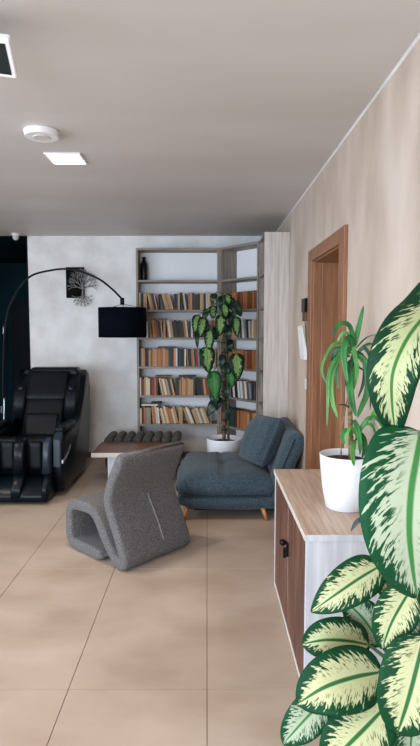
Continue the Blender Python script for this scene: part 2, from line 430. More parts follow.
obj('end_panel', box(x0, x1, y0, y0 + T, 0, TOPZ, .001, 1), 'panel_wood', se)
obj('side_panel', box(x0, x1, y1 - T, y1, 0, TOPZ, .001, 1), 'shelf_wood', se)
obj('top_panel', box(x0, x1, y0 + T, y1 - T, TOPZ - T, TOPZ, .001, 1), 'shelf_wood_flat', se)
for z in SH: obj('shelf', box(x0 + .002, x1 - .008, y0 + T, y1 - T, z - T, z, .001, 1), 'shelf_wood_flat', se)
obj('back_panel', box(x1 - .008, x1, y0 + T, y1 - T, .02, TOPZ - T), 'back_board', se)

BC = {'cream': (214, 196, 166), 'tan': (186, 148, 106), 'orange brown': (176, 112, 66), 'rust brown': (126, 70, 44), 'dark brown': (66, 44, 36),
      'dark green': (38, 58, 48), 'navy blue': (30, 42, 62), 'black': (24, 24, 28), 'red': (150, 40, 40), 'white': (222, 218, 210), 'grey': (128, 124, 120), 'pale blue': (120, 156, 180), 'teal': (60, 124, 120)}
BM = {}
for k, c in BC.items():
    c = tuple(min(255, v * 1.06) for v in c)
    mn = 'book_' + k.replace(' ', '_'); surf(mn, c, tuple(v * .82 for v in c), 14, .6, stretch=(3, 1, 1))
    bm = bmesh.new()
    add_box(bm, 0, 1, 0, .03, 0, 1); add_box(bm, 0, .10, .03, 1, 0, 1); add_box(bm, .90, 1, .03, 1, 0, 1)
    for f in bm.faces: f.material_index = 0
    nf = len(bm.faces); add_box(bm, .10, .90, .03, .97, .012, .985); bm.faces.ensure_lookup_table()
    for f in bm.faces[nf:]: f.material_index = 1
    me = bpy.data.meshes.new('book'); bm.to_mesh(me); bm.free()
    me.materials.append(MATS[mn]); me.materials.append(MATS['page_paper']); BM[k] = me
def book(colour, M, t, d, h, label, group, flat=False):
    o = obj('book', BM[colour]); tag(o, label, 'book', group)
    o.matrix_world = M @ Matrix.Diagonal((t, d, h, 1)); return o
def book_row(base, length, level, case, palette, hmin, hmax, leans, start=.004, tmul=1.0):
    """books along local x of the matrix base (origin at the front of the shelf)"""
    x = start; prev = 0.0; last_h = 0; made = []
    where = f'{level} shelf of the {case} bookcase'
    while True:
        t = random.uniform(.0115, .0265) * tmul; h = random.uniform(hmin, hmax) + .008; d = random.uniform(.12, .145)
        f = x / length; th = 0.0
        for (f0, f1, a_) in leans:
            if f0 <= f < f1: th = R(a_)
        if th > 0 and th > prev: x += h * math.sin(th) - (last_h * math.sin(prev) if prev > 0 else 0) + .003   # top leans left
        if th == 0 and prev > 0: x += .002
        span = t / math.cos(th)
        if x + t * math.cos(th) > length - .002: break
        c = random.choice(palette)
        for nm, (q0, q1), cs in BLOCKS.get(where, ()):
            if q0 <= f < q1: c = random.choice(cs)
        M = Matrix.Translation((x, random.uniform(.0, .018), .0008)) @ Matrix.Rotation(-th, 4, 'Y')
        made.append((c, base @ M, t - .0006, d, h, 'leaning' if th else 'upright'))
        x += span + .0008; prev = th; last_h = h
    labs = []
    for i, (c, M, t, d, h, pose) in enumerate(made):
        l_ = made[i - 1][0] if i else 'panel'; r_ = made[i + 1][0] if i + 1 < len(made) else 'gap'
        if i == 0: lab = f'{c} {pose} book between side panel and {r_} book, {level} {case} bookcase shelf'
        elif i == len(made) - 1: lab = f'{c} {pose} last book after {l_} one, {level} {case} bookcase shelf'
        else: lab = f'{c} {pose} book between {l_} and {r_}, {level} {case} bookcase shelf'
        labs.append(lab)
    for lab, (c, M, t, d, h, pose) in zip(labs, made):
        if labs.count(lab) > 1: lab = ('thick ' if t > .021 * tmul else 'slim ') + lab
        book(c, M, t, d, h, lab, f'books on the {where}')
    return len(made)
BLOCKS = {
 'third lowest shelf of the wide bookcase': [('set', (.10, .36), ['tan', 'orange brown', 'tan']), ('s', (.36, .42), ['teal', 'dark green']), ('r', (.80, .92), ['red', 'white', 'rust brown'])],
 'second lowest shelf of the wide bookcase': [('set', (.50, .68), ['orange brown', 'tan', 'tan']), ('k', (.68, .8), ['dark green', 'black', 'grey'])],
 'fifth lowest shelf of the corner bookcase': [('set', (0, 1), ['orange brown', 'rust brown', 'rust brown'])],
 'third lowest shelf of the corner bookcase': [('set', (0, 1), ['orange brown', 'rust brown', 'orange brown'])],
 'lowest shelf of the corner bookcase': [('a', (0, .45), ['dark green', 'red', 'dark brown']), ('set', (.45, 1), ['orange brown', 'rust brown', 'tan', 'orange brown'])],
}
P1 = ['orange brown', 'tan', 'dark brown', 'navy blue', 'rust brown', 'cream', 'dark green', 'black', 'tan', 'dark brown']
P2 = ['cream', 'tan', 'orange brown', 'dark brown', 'dark green', 'rust brown', 'white', 'navy blue', 'black', 'grey']
P3 = ['tan', 'orange brown', 'cream', 'grey', 'white', 'red', 'navy blue', 'black', 'dark green', 'tan']
P4 = ['cream', 'tan', 'rust brown', 'dark green', 'red', 'grey', 'dark brown', 'orange brown', 'cream']
P5 = ['cream', 'tan', 'cream', 'orange brown', 'grey', 'dark brown', 'tan', 'white', 'tan']
nb = 0
B0 = Matrix.Translation((BL + T, YF + .006, 0)); LW = w - 2 * T
rows = [(4, P1, .165, .188, [(.10, .24, 12), (.26, .44, 15), (.5, .62, 8)], 1.0), (3, P2, .165, .195, [(.12, .3, 5), (.34, .62, 7), (.7, .9, 6)], 1.0), (2, P3, .18, .20, [(.60, .78, 4)], 1.0),
        (1, P4, .175, .20, [(.22, .44, 12), (.72, .9, 6)], 1.05), (0, P5, .165, .20, [(.14, .27, 5), (.27, .52, 14), (.56, .93, 20)], 1.0)]
for k, pal, h0, h1, ln, tm in rows:
    nb += book_row(B0 @ Matrix.Translation((0, 0, SH[k])), LW * (.95 if k == 0 else 1), ROWN[k], 'wide', pal, h0, h1, ln, tmul=tm)
C0 = Matrix.Translation(A) @ Matrix.Rotation(ang, 4, 'Z') @ Matrix.Translation((T, .006, 0))
for k, pal, h0, h1, ln in [(4, P1, .175, .182, []), (3, ['white', 'cream', 'navy blue', 'grey', 'tan', 'dark brown', 'pale blue'], .165, .195, [(.5, .8, 4)]), (2, P1, .186, .19, []),
                        (1, ['pale blue', 'navy blue', 'white', 'grey', 'black', 'white', 'rust brown'], .165, .195, [(.2, .8, 7)]), (0, P1, .18, .19, [])]:
    nb += book_row(C0 @ Matrix.Translation((0, 0, SH[k])), LC - 2 * T, ROWN[k], 'corner', pal, h0, h1, ln, tmul=1.5)
# books lying on top of rows
def lying(x, z, c, t, wd, ln, rz, where):
    M = Matrix.Translation((BL + T + x, YF + .02, z)) @ Matrix.Rotation(R(rz), 4, 'Z') @ Matrix.Rotation(R(-90), 4, 'Y') @ Matrix.Translation((0, 0, -ln))
    book(c, M, t, wd, ln, f'{c} book lying on top of others on {where}', f'books lying on the {where}')
lying(.02, SH[0] + 0.2097, 'white', .016, .13, .19, 0, 'lowest shelf of the wide bookcase')
lying(.13, SH[0] + 0.2261, 'dark brown', .018, .13, .12, 0, 'lowest shelf of the wide bookcase')
lying(.21, SH[2] + 0.2097, 'dark brown', .014, .13, .2, 0, 'third lowest shelf of the wide bookcase')
lying(.13, SH[3] + 0.2045, 'rust brown', .012, .12, .19, 0, 'fourth lowest shelf of the wide bookcase')
lying(.18, SH[1] + 0.2097, 'rust brown', .016, .13, .18, 0, 'second lowest shelf of the wide bookcase')
lying(.45, SH[1] + 0.2097, 'dark brown', .016, .13, .2, 0, 'second lowest shelf of the wide bookcase')
print('books', nb)
v = thing('bottle', 'dark brown bottle standing alone on the top shelf', 'bottle', (-.726, 6.46, SH[5] + .0006))
obj('body', lathe([(0, 0), (.038, 0), (.040, .006), (.040, .18), (.034, .205), (.018, .23), (.016, .25), (0, .25)], 20), 'dark_glass', v, smooth=True)
obj('cap', lathe([(0, .25), (.019, .25), (.019, .272), (0, .274)], 16), 'black_metal', v, smooth=True)

# ------------------------------------------------------------------ massage chair
mc = thing('massage_chair', 'black leather massage chair with leg wells in front of the pale wall', 'chair', (-1.68, 5.47, 0))
side = [(-.46, .05), (.40, .05), (.60, .22), (.68, .55), (.70, .90), (.66, 1.06), (.56, 1.10), (.46, 1.02), (.34, .82), (.20, .66), (.02, .60), (-.42, .57), (-.50, .50), (-.52, .22)]
for s in (-1, 1):
    sd = obj('side_shell', prism(side, s * .27, s * .375, 'x', .028, 3), 'black_gloss', mc, smooth=True)
    obj('accent_strip', prism([(-.552, .335), (-.552, .365), (-.46, .375), (-.34, .405), (-.26, .455), (-.28, .425), (-.35, .38), (-.44, .345)], s * .366, s * .386, 'x', .004, 2), 'silver', sd)
    obj('front_panel', prism([(-.545, .30), (-.535, .545), (-.44, .60), (-.44, .30)], s * .285, s * .36, 'x', .012, 2), 'grey_gloss', sd)
    obj('armrest', rbox(.10, .46, .07, .03, 8, center=(s * .32, -.2, .615)), 'black_leather', mc, smooth=True)
    wg = obj('shoulder_wing', prism([(.16, .62), (.40, .62), (.56, 1.0), (.44, 1.06), (.24, .86)], s * .20, s * .335, 'x', .025, 3), 'black_leather', mc, smooth=True)
    obj('speaker', lathe([(0, .006), (.03, .006), (.034, 0)], 20), 'black_gloss', wg, (s * .262, .285, .935), (R(62), 0, 0), smooth=True)
obj('back_shell', prism([(-.34, .22), (.34, .22), (.35, .85), (.33, 1.02), (.27, 1.125), (-.20, 1.125), (-.32, 1.0), (-.35, .85)], .46, .66, 'y', .03, 3), 'black_leather', mc, smooth=True)
def pad(name, a_, b_, hw, th, mat='black_leather'):
    a_, b_ = Vector((0, *a_)), Vector((0, *b_)); L = (b_ - a_).length; m = (a_ + b_) / 2
    return obj(name, rbox(hw * 2, th, L, min(th * .45, .04), 10), mat, mc, m, (math.atan2(-(b_.y - a_.y), b_.z - a_.z), 0, 0), smooth=True)
pad('back_pad', (.06, .43), (.30, .82), .20, .10)
pad('head_pillow', (.27, .79), (.46, 1.09), .215, .10)
pad('lumbar_pad', (.045, .46), (.165, .68), .17, .075)
obj('seat_pad', rbox(.5, .56, .14, .05, 10, center=(0, -.16, .42)), 'black_leather', mc, smooth=True)
obj('base', rbox(.52, .9, .2, .05, 8, center=(0, .0, .16)), 'black_gloss', mc, smooth=True)
# leg rest: three upright bars with two wells, and a foot box with two sole wells
lr = obj('leg_rest', prism([(-.50, .22), (-.44, .22), (-.44, .56), (-.50, .54)], -.27, .27, 'x', .01, 2), 'black_leather', mc, smooth=True)
for xx, hw in ((-.245, .035), (0, .05), (.245, .035)):
    obj('calf_bar', prism([(-.64, .26), (-.49, .24), (-.47, .55), (-.52, .565), (-.60, .52)], xx - hw, xx + hw, 'x', .02, 3), 'grey_gloss' if hw < .04 else 'black_gloss', lr, smooth=True)
for xx in (-.125, .125):
    obj('calf_pad', rbox(.13, .06, .26, .03, 8, center=(xx, -.515, .40)), 'black_leather', lr, smooth=True)
fb = obj('foot_rest', prism([(-.72, .03), (-.44, .03), (-.44, .22), (-.54, .20), (-.70, .10)], -.285, .285, 'x', .02, 3), 'black_gloss', mc, smooth=True)
for xx, hw in ((-.25, .03), (0, .05), (.25, .03)):
    obj('foot_bar', prism([(-.715, .06), (-.52, .06), (-.52, .27), (-.60, .255), (-.70, .15)], xx - hw, xx + hw, 'x', .02, 3), 'black_gloss', fb, smooth=True)
rh = obj('remote_arm', tube(crom([(-.32, -.06, .64), (-.325, -.03, .74), (-.33, -.01, .86)], 8), .008, 8), 'silver', mc, smooth=True)
obj('remote', box(-.365, -.340, -.03, -.015, .71, .78, .004, 2), 'grey_gloss', rh)

# ------------------------------------------------------------------ arc floor lamp
LY = 5.85
lp = thing('arc_floor_lamp', 'black arc floor lamp with a drum shade hanging before the bookcase', 'lamp', (-2.28, 6.17, 0))
lo = Vector(lp.location)
obj('base', lathe([(0, 0), (.15, 0), (.155, .01), (.15, .03), (.03, .036), (0, .036)], 36), 'black_metal', lp, smooth=True)
arc = [Vector((-2.28, 6.17, .03)), Vector((-2.28, 6.17, .9)), PY(5, 327, 6.16), PY(12, 300, 6.14), PY(28, 278, 6.09), PY(50, 270.5, 6.03), PY(73, 269.5, 5.96), PY(97, 278, 5.9), PY(112, 289, 5.86), PY(121, 298, LY)]
obj('arm', tube([p - lo for p in crom(arc, 60)], .011, 10), 'black_metal', lp, smooth=True)
sc = PY(122.5, 322.5, LY); hb = PY(121.5, 301, LY); hb.x = sc.x
obj('socket', lathe([(0, .035), (.018, .035), (.022, .02), (.022, -.035), (.012, -.045), (0, -.045)], 18, hb - lo), 'black_metal', lp, smooth=True)
sh = obj('lamp_shade', lathe([(.246, -.155), (.25, -.155), (.25, .155), (.246, .155), (.246, -.155)], 64, sc - lo), 'black_shade', lp, smooth=True)
bm = bmesh.new()
for k in range(3):
    a_ = k * 2.094 + .3
    add_tube(bm, [hb - lo + Vector((0, 0, -.03)), sc - lo + Vector((.246 * math.cos(a_), .246 * math.sin(a_), .15))], .0025, 6)
obj('shade_harness', bm, 'silver', sh)
obj('bulb', lathe([(0, -.16), (.03, -.15), (.036, -.12), (.02, -.07), (.014, -.04), (0, -.04)], 16, hb - lo), 'white_plastic', lp, smooth=True)

# ------------------------------------------------------------------ wall art
a0, a1 = PY(67, 268, YB), PY(84, 297.5, YB)
tag(obj('wall_panel', box(-.105, .105, -.03, 0, -.178, .178, .004, 1), 'art_panel', None, ((a0.x + a1.x) / 2, YB, (a0.z + a1.z) / 2)), 'dark square panel hung on the pale wall behind the metal tree', 'wall panel')
tc = PY(82.5, 296, YB - .05)
tr = thing('tree_wall_art', 'grey metal tree with bare branches and roots on the pale wall', 'wall art', (tc.x, YB - .045, tc.z))
tr.scale = (1.18, 1.0, 1.18); rt = random.Random(11)
bt, bb, br_ = bmesh.new(), bmesh.new(), bmesh.new()
add_tube(bt, [(0, 0, -.01), (.003, 0, .05), (-.002, 0, .10)], lambda t: .011 - .004 * t, 6)
add_tube(bt, [(0, -.004, .0), (0, .045, .0)], .006, 6)
def branch(bm, p, a, L, r, depth, zmin):
    q = (p[0] + L * math.sin(a), 0, p[2] + L * math.cos(a))
    add_tube(bm, [p, q], lambda t: r * (1 - .35 * t), 5)
    if depth > 0:
        for da in ((-.42, .42, .05) if depth > 2 else (-.45, .4)):
            branch(bm, q, a + da + rt.uniform(-.15, .15), L * rt.uniform(.62, .82), r * .66, depth - 1, zmin)
for a in (-1.25, -.75, -.3, .15, .6, 1.2): branch(bb, (0, 0, .07 + .02 * (1.3 - abs(a))), a, .058, .0072, 4 if abs(a) < 1 else 3, 0)
for a in (-1.3, -.8, -.35, 0, .4, .85, 1.3): branch(br_, (0, 0, .0), math.pi + a, .05, .0055, 2, 0)
obj('trunk', bt, 'art_metal', tr); obj('branches', bb, 'art_metal', tr); obj('roots', br_, 'art_metal', tr)

# ------------------------------------------------------------------ ceiling things
p = PZ(41.5, 131, CEIL)
o = thing('smoke_detector', 'round white detector disc fixed under the ceiling', 'detector', (p.x, p.y, CEIL))
obj('housing', lathe([(0, 0), (.090, 0), (.094, -.004), (.094, -.006), (.089, -.030), (.087, -.033), (.083, -.034), (0, -.034)], 40), 'white_plastic', o)
obj('cover', lathe([(0, -.034), (.045, -.034), (.045, -.037), (.043, -.038), (0, -.038)], 32), 'white_trim', o)
c = [PZ(47.5, 151.5, CEIL), PZ(76.5, 151.5, CEIL), PZ(85, 164.5, CEIL), PZ(55.5, 164.5, CEIL)]
lx, ly = (c[0].x + c[1].x + c[2].x + c[3].x) / 4, (c[0].y + c[2].y) / 2
def downlight(x, y, label):
    o = thing('ceiling_light', label, 'ceiling light', (x, y, CEIL), 0, 'square ceiling lights')
    h, f_ = .10, .012
    bm = boxes((-h - f_, h + f_, -h - f_, -h, -.008, 0), (-h - f_, h + f_, h, h + f_, -.008, 0), (-h - f_, -h, -h, h, -.008, 0), (h, h + f_, -h, h, -.008, 0))
    obj('frame', bm, 'white_plastic', o); obj('diffuser', box(-h, h, -h, h, -.005, 0), 'led_diffuser', o)
    l = bpy.data.lights.new('lamp', 'AREA'); l.shape = 'SQUARE'; l.size = .19; l.energy = 18; l.color = (1, .82, .64); l.spread = R(150)
    q = bpy.data.objects.new('lamp', l); COL.objects.link(q); q.parent = o; q.location = (0, 0, -.012)
print('light', lx, ly, [tuple(round(k, 2) for k in q) for q in c])
downlight(lx, ly, 'small lit square light flush in the ceiling beside the round detector')
for x, y in ((lx, .6), (lx - 2.1, .6), (lx - 2.1, ly)):
    downlight(x, y, 'small lit square light flush in the ceiling far from the detector')
p = PZ(15.5, 233.5, CEIL)
o = thing('motion_sensor', 'small white motion sensor under the ceiling by the dark corridor', 'sensor', (p.x, p.y, CEIL))
obj('base', lathe([(0, 0), (.045, 0), (.045, -.02), (.03, -.026), (0, -.026)], 24), 'white_plastic', o, smooth=True)
obj('lens', lathe([(0, -.026), (.032, -.026), (.034, -.045), (.022, -.07), (0, -.076)], 24), 'white_trim', o, smooth=True)
# hanging framed panel, tilted
tr_, br2 = PY(9, 39.5, 1.93), PY(17.5, 79, 2.06)
dn = (br2 - tr_); hgt = dn.length; dn.normalize()
lft = Vector((-1, .10, -.02)).normalized(); nrm = dn.cross(-lft); nrm = -nrm if nrm.y > 0 else nrm; nrm.normalize()
lft = dn.cross(nrm).normalized(); lft = -lft if lft.x > 0 else lft
wd = .36; ctr = tr_ + dn * hgt / 2 + lft * wd / 2
hp = thing('hanging_sign', 'white framed dark panel hanging under the ceiling', 'sign', (ctr.x, ctr.y, CEIL))
Mr = Matrix((-lft, -nrm, -dn)).transposed().to_4x4()
if Mr.determinant() < 0: Mr = Matrix((lft, -nrm, -dn)).transposed().to_4x4()
Mr.translation = ctr - Vector(hp.location)
def hung(name, bm, mat, par=hp):
    bmesh.ops.transform(bm, matrix=Mr, verts=bm.verts[:]); return obj(name, bm, mat, par)
fw = .016
fr = hung('frame', box(-wd / 2, wd / 2, -.002, .028, -hgt / 2, hgt / 2, .006, 2), 'white_plastic')
hung('panel_face', box(-wd / 2 + fw, wd / 2 - fw, -.004, .0, -hgt / 2 + fw, hgt / 2 - fw), 'screen_glass')
obj('ceiling_mount', box(-.05, .05, -.04, .06, -.09, 0, .005, 1), 'white_plastic', hp)

# ------------------------------------------------------------------ table and ribbed bench
tz = .335
t0 = PZ(91.5, 453, tz)
tb = thing('coffee_table', 'low coffee table with a reddish brown top and pale panel legs', 'table', (t0.x + .42, t0.y + .29, 0))
print('table', t0)
obj('table_top', box(-.42, .42, -.29, .24, tz - .042, tz, .002, 1), 'table_wood', tb)
obj('top_edge', boxes((-.423, .423, -.293, -.29, tz - .043, tz + .0008), (-.423, -.42, -.29, .24, tz - .043, tz + .0008)), 'light_edge', tb)
for s in (-.215, .215): obj('leg', box(s - .055, s + .055, -.26, .20, 0, tz - .043, .002, 1), 'ash_side', tb)
obj('stretcher', box(-.16, .16, -.02, .0, .10, tz - .043), 'ash_side', tb)
b0, b1 = PY(106.5, 440, 6.07), PY(181, 440, 6.07)
bn = thing('ribbed_bench', 'low charcoal bench with a cushion of thick padded rolls behind the coffee table', 'bench', ((b0.x + b1.x) / 2, 6.06, 0))
bw = b1.x - b0.x
obj('body', rbox(bw - .02, .36, .25, .03, 8, center=(0, 0, .165)), 'charcoal_velvet', bn, smooth=True)
nr = 8; rw = bw / nr
for k in range(nr):
    def fnr(p, q): return Vector((p.x + .25 * p.z, p.y, p.z))
    obj('roll', rbox(rw * 1.0, .37, .11, .05, 8, fnr, ((k + .5) * rw - bw / 2, 0, .335)), 'charcoal_velvet', bn, smooth=True)
for sx in (-1, 1):
    for sy in (-1, 1): obj('foot', lathe([(0, 0), (.02, 0), (.024, .04), (0, .042)], 12, (sx * (bw / 2 - .06), sy * .13, 0)), 'black_metal', bn)

# ------------------------------------------------------------------ folded grey armchair
q1 = PZ(123, 573, 0); q2 = PZ(188, 546, 0)
wv = (q2 - q1); WCH = wv.length; wv.normalize(); uv_ = Vector((-wv.y, wv.x, 0))
angc = math.atan2(wv.y, wv.x)
print('armchair', q1, q2, WCH)
ac = thing('folded_armchair', 'grey woolly armchair folded from one thick slab, seen from its back', 'armchair', q1, angc)
TH = .078; h_ = TH / 2
ctr_pts = [(.235, h_), (.36, h_), (.50, h_), (.575, h_ + .004), (.607, .085), (.612, .17), (.608, .255), (.578, .312), (.50, .328), (.40, .330), (.325, .318), (.268, .268), (.205, .175), (.128, .085), (.085, .050), (.045, h_), (.012, .052), (.012, .090), (.058, .19), (.112, .295), (.156, .385), (.162, .45), (.138, .54), (.082, .655), (.030, .748)]
cp = crom([(a_, 0, b_) for a_, b_ in ctr_pts], 96)
bm = bmesh.new(); NW = 20; rings = []
m = len(cp)
for i, p in enumerate(cp):
    tg = (cp[min(i + 1, m - 1)] - cp[max(i - 1, 0)]).normalized(); nm = Vector((-tg.z, 0, tg.x))
    t = i / (m - 1)
    endf = min(1, (min(t, 1 - t) / .012)) ** .5 if min(t, 1 - t) < .012 else 1
    hh = h_ * (.55 + .45 * endf)
    zf = min(max((p.z - .45) / .27, 0), 1) if t > .7 else 0
    inset = .012 * zf
    ring = []
    prof = []
    rr = .022
    for (sx, sn) in ((1, 1), (1, -1), (-1, -1), (-1, 1)):
        pass
    def corner(cx, cn, a0_):
        return [(cx + rr * math.cos(a0_ + k * math.pi / 6), cn + rr * math.sin(a0_ + k * math.pi / 6)) for k in range(4)]
    W0, W1 = inset, WCH - inset
    sect = corner(W1 - rr, hh - rr, 0)
    sect += [(W1 - rr + (W0 + rr - W1 + rr) * k / 6, hh) for k in range(1, 6)]
    sect += corner(W0 + rr, hh - rr, math.pi / 2) + corner(W0 + rr, -hh + rr, math.pi)
    sect += [(W0 + rr + (W1 - W0 - 2 * rr) * k / 6, -hh) for k in range(1, 6)]
    sect += corner(W1 - rr, -hh + rr, 1.5 * math.pi)
    for (cw, cn) in sect:
        nzv = noise.noise(Vector((cw * 5, i * .12, cn * 9))) * .0035
        # local x runs along the width, local y along the depth (front at +y)
        q = p + nm * (cn + nzv)
        ring.append(bm.verts.new((cw, q.x, max(q.z, .001))))
    rings.append(ring)
nv = len(rings[0])
for a_, b_ in zip(rings, rings[1:]):
    for k in range(nv): bm.faces.new((a_[k], a_[(k + 1) % nv], b_[(k + 1) % nv], b_[k]))
bm.faces.new(rings[0]); bm.faces.new(rings[-1])
bmesh.ops.recalc_face_normals(bm, faces=bm.faces[:])
obj('slab', bm, 'boucle', ac, smooth=True)
sm = []
for i in range(int(m * .72), m - 8):
    tg = (cp[min(i + 1, m - 1)] - cp[i - 1]).normalized(); nm = Vector((-tg.z, 0, tg.x))
    if nm.x > 0: nm = -nm
    if cp[i].z < .42: 
        q = cp[i] + nm * (h_ + .003); sm.append(Vector((WCH * .56 + .008 * math.sin(i * .2), q.x, q.z)))
obj('seam', tube(sm, .006, 6), 'boucle_seam', ac, smooth=True)

# ------------------------------------------------------------------ sofa chair and its pillow
sf = thing('sofa_chair', 'dark blue grey armless fold out sofa chair against the right wall', 'sofa', (.25, 4.80, 0))
def wr_(p, q, amp=.008, f=6):
    n_ = noise.noise(Vector((p.x * f, p.y * f, p.z * f + 3.1))) * amp
    return n_
def seat_fn(p, q):
    p = p.copy(); top = max(0, q.z)
    crown = (1 - abs(q.x) ** 5) * (1 - abs(q.y) ** 7)
    if q.z > 0: p.z += .066 * crown * top - .03 * max(0, q.x - .2) * top
    if q.z > .3:                       # stitched tuft lines
        p.z -= .016 * math.exp(-((p.x + .03) / .022) ** 2) + .014 * math.exp(-((p.y + .02) / .022) ** 2)
        p.z -= .022 * math.exp(-((p.x + .03) ** 2 + (p.y + .02) ** 2) / .003)
    e_ = min(1, max(0, -q.x - .45) / .45)      # gathered, rounded free end
    p.x -= .018 * e_ * (1 - q.z * q.z)
    gth = math.sin(p.y * 42 + 2 * math.sin(p.y * 9))
    p.z += .008 * e_ * gth * (1 if q.z > 0 else .5); p.x += .008 * e_ * gth
    if q.y < -.9: p.y += .010 * e_ * math.sin(p.x * 120 + p.z * 60)
    p.x += wr_(p, q, .012); p.z += wr_(p, q, .014, 5)
    return p
SY = .90
obj('seat_cushion', rbox(.80, SY, .135, .062, 44, seat_fn, (-.085, 0, .262)), 'sofa_fabric', sf, smooth=True)
def low_fn(p, q):
    p = p.copy(); e_ = max(0, -q.x - .6) / .4
    p.x += .06 * e_ * max(0, -q.z) - .02 * e_ * max(0, q.z + .4)
    p.y += (.012 * math.sin(p.x * 95 + p.z * 40) * e_ if q.y < 0 else 0) + (.006 * math.sin(p.x * 70 + 1) * max(0, q.x - .5) if q.y < 0 else 0)
    p.x += wr_(p, q, .012); p.z += wr_(p, q, .012, 7)
    return p
obj('base_cushion', rbox(.84, SY - .01, .125, .056, 36, low_fn, (-.055, 0, .145)), 'sofa_fabric', sf, smooth=True)
def back_fn(p, q):
    p = p.copy()
    p.x += .022 * (1 - q.y ** 4) * (1 - q.z ** 4) * (-1 if q.x < 0 else .4)
    p.x -= .012 * math.exp(-((p.z - .02) / .03) ** 2) * (-1 if q.x < 0 else 0)
    p.x += wr_(p, q, .016); p.z += wr_(p, q, .012, 5); return p
tilt = math.atan2(.205, .50)
bk = obj('back_cushion', rbox(.13, SY, .60, .06, 24, back_fn), 'sofa_fabric', sf, (.392, 0, .425), (0, tilt, 0), smooth=True)
pp = [Vector((-.04, -SY / 2 - .001, z)) for z in (-.25, -.1, .1, .25)]
obj('piping', tube(pp, .005, 6), 'sofa_piping', bk, smooth=True)
pts = [Vector((x, -SY / 2 + .012, .205 + .004 * math.sin(x * 14))) for x in [-.47 + .06 * k for k in range(14)]]
obj('seat_piping', tube(pts, .006, 6), 'sofa_piping', sf, smooth=True)
obj('frame', box(-.36, .36, -.40, .40, .075, .10, .004, 1), 'black_metal', sf)
for lxx, dx in ((-.41, -.035), (.20, .035)):
    for lyy in (-.41, .40):
        dx2 = dx
        obj('leg', tube([(lxx, lyy, .10), (lxx + dx2, lyy - (.02 if lyy < 0 else -.02), .0)], lambda t: .021 - .008 * t, 14), 'beech', sf, smooth=True)
PILX, PILZ = 0, .012
pc = PY(261, 441, 4.70) + Vector((PILX, 0, PILZ))
pl = thing('throw_pillow', 'plump blue grey pillow leaning on the sofa chair backrest', 'pillow', pc)
def pil(p, q):
    p = p.copy(); k = (1 - abs(q.y) ** 2.6) * (1 - abs(q.z) ** 2.6)
    p.x = math.copysign(.014 + .098 * max(k, 0) ** .5, q.x) * (abs(q.x) ** .5)
    s_ = 1 - .05 * (1 + 1.6 * abs(q.y * q.z)) * (1 - abs(q.y * q.z)) * (abs(q.y) ** 3 + abs(q.z) ** 3) / 2
    p.y *= s_; p.z *= s_
    p.x += wr_(p, q, .022, 9) * k
    return p
obj('cover', rbox(.22, .41, .435, .03, 26, pil), 'sofa_fabric', pl, None, (R(-4), R(27), R(20)), smooth=True)

# ------------------------------------------------------------------ tall potted plant by the bookcase
PD = 5.70; px_ = Vector((.178, PD, 0))
pp_ = thing('potted_plant', 'tall variegated plant tied to a pole in a white pot behind the sofa chair', 'plant', px_)
obj('pot', lathe([(0, 0), (.15, 0), (.158, .01), (.182, .395), (.182, .41), (.172, .41), (.168, .36), (0, .36)], 48), 'white_ceramic', pp_, smooth=True)
obj('soil', lathe([(0, .372), (.12, .368), (.168, .362)], 32), 'soil', pp_, smooth=True)
ptop = PY(224, 296, PD) - px_; pbot = PY(224, 436, PD) - px_
obj('pole', tube(crom([(pbot.x, 0, .33), (pbot.x, 0, 1.0), (ptop.x, 0, 1.72)], 12), .020, 10), 'moss_pole', pp_, smooth=True)
obj('stem', tube(crom([(pbot.x + .045, -.01, .33), (pbot.x + .04, -.03, .75), (pbot.x + .025, -.03, 1.2), (pbot.x + .01, -.02, 1.65), (ptop.x, -.02, 1.86)], 24), .013, 8), 'old_stem', pp_, smooth=True)
for z in (.50, .60, .70, .80, .90, 1.0, 1.1, 1.2, 1.3, 1.4):
    obj('tie', lathe([(.034, -.008), (.038, 0), (.034, .008), (.029, 0), (.034, -.008)], 14, (pbot.x + .008, -.008, z)), 'tie_green', pp_)
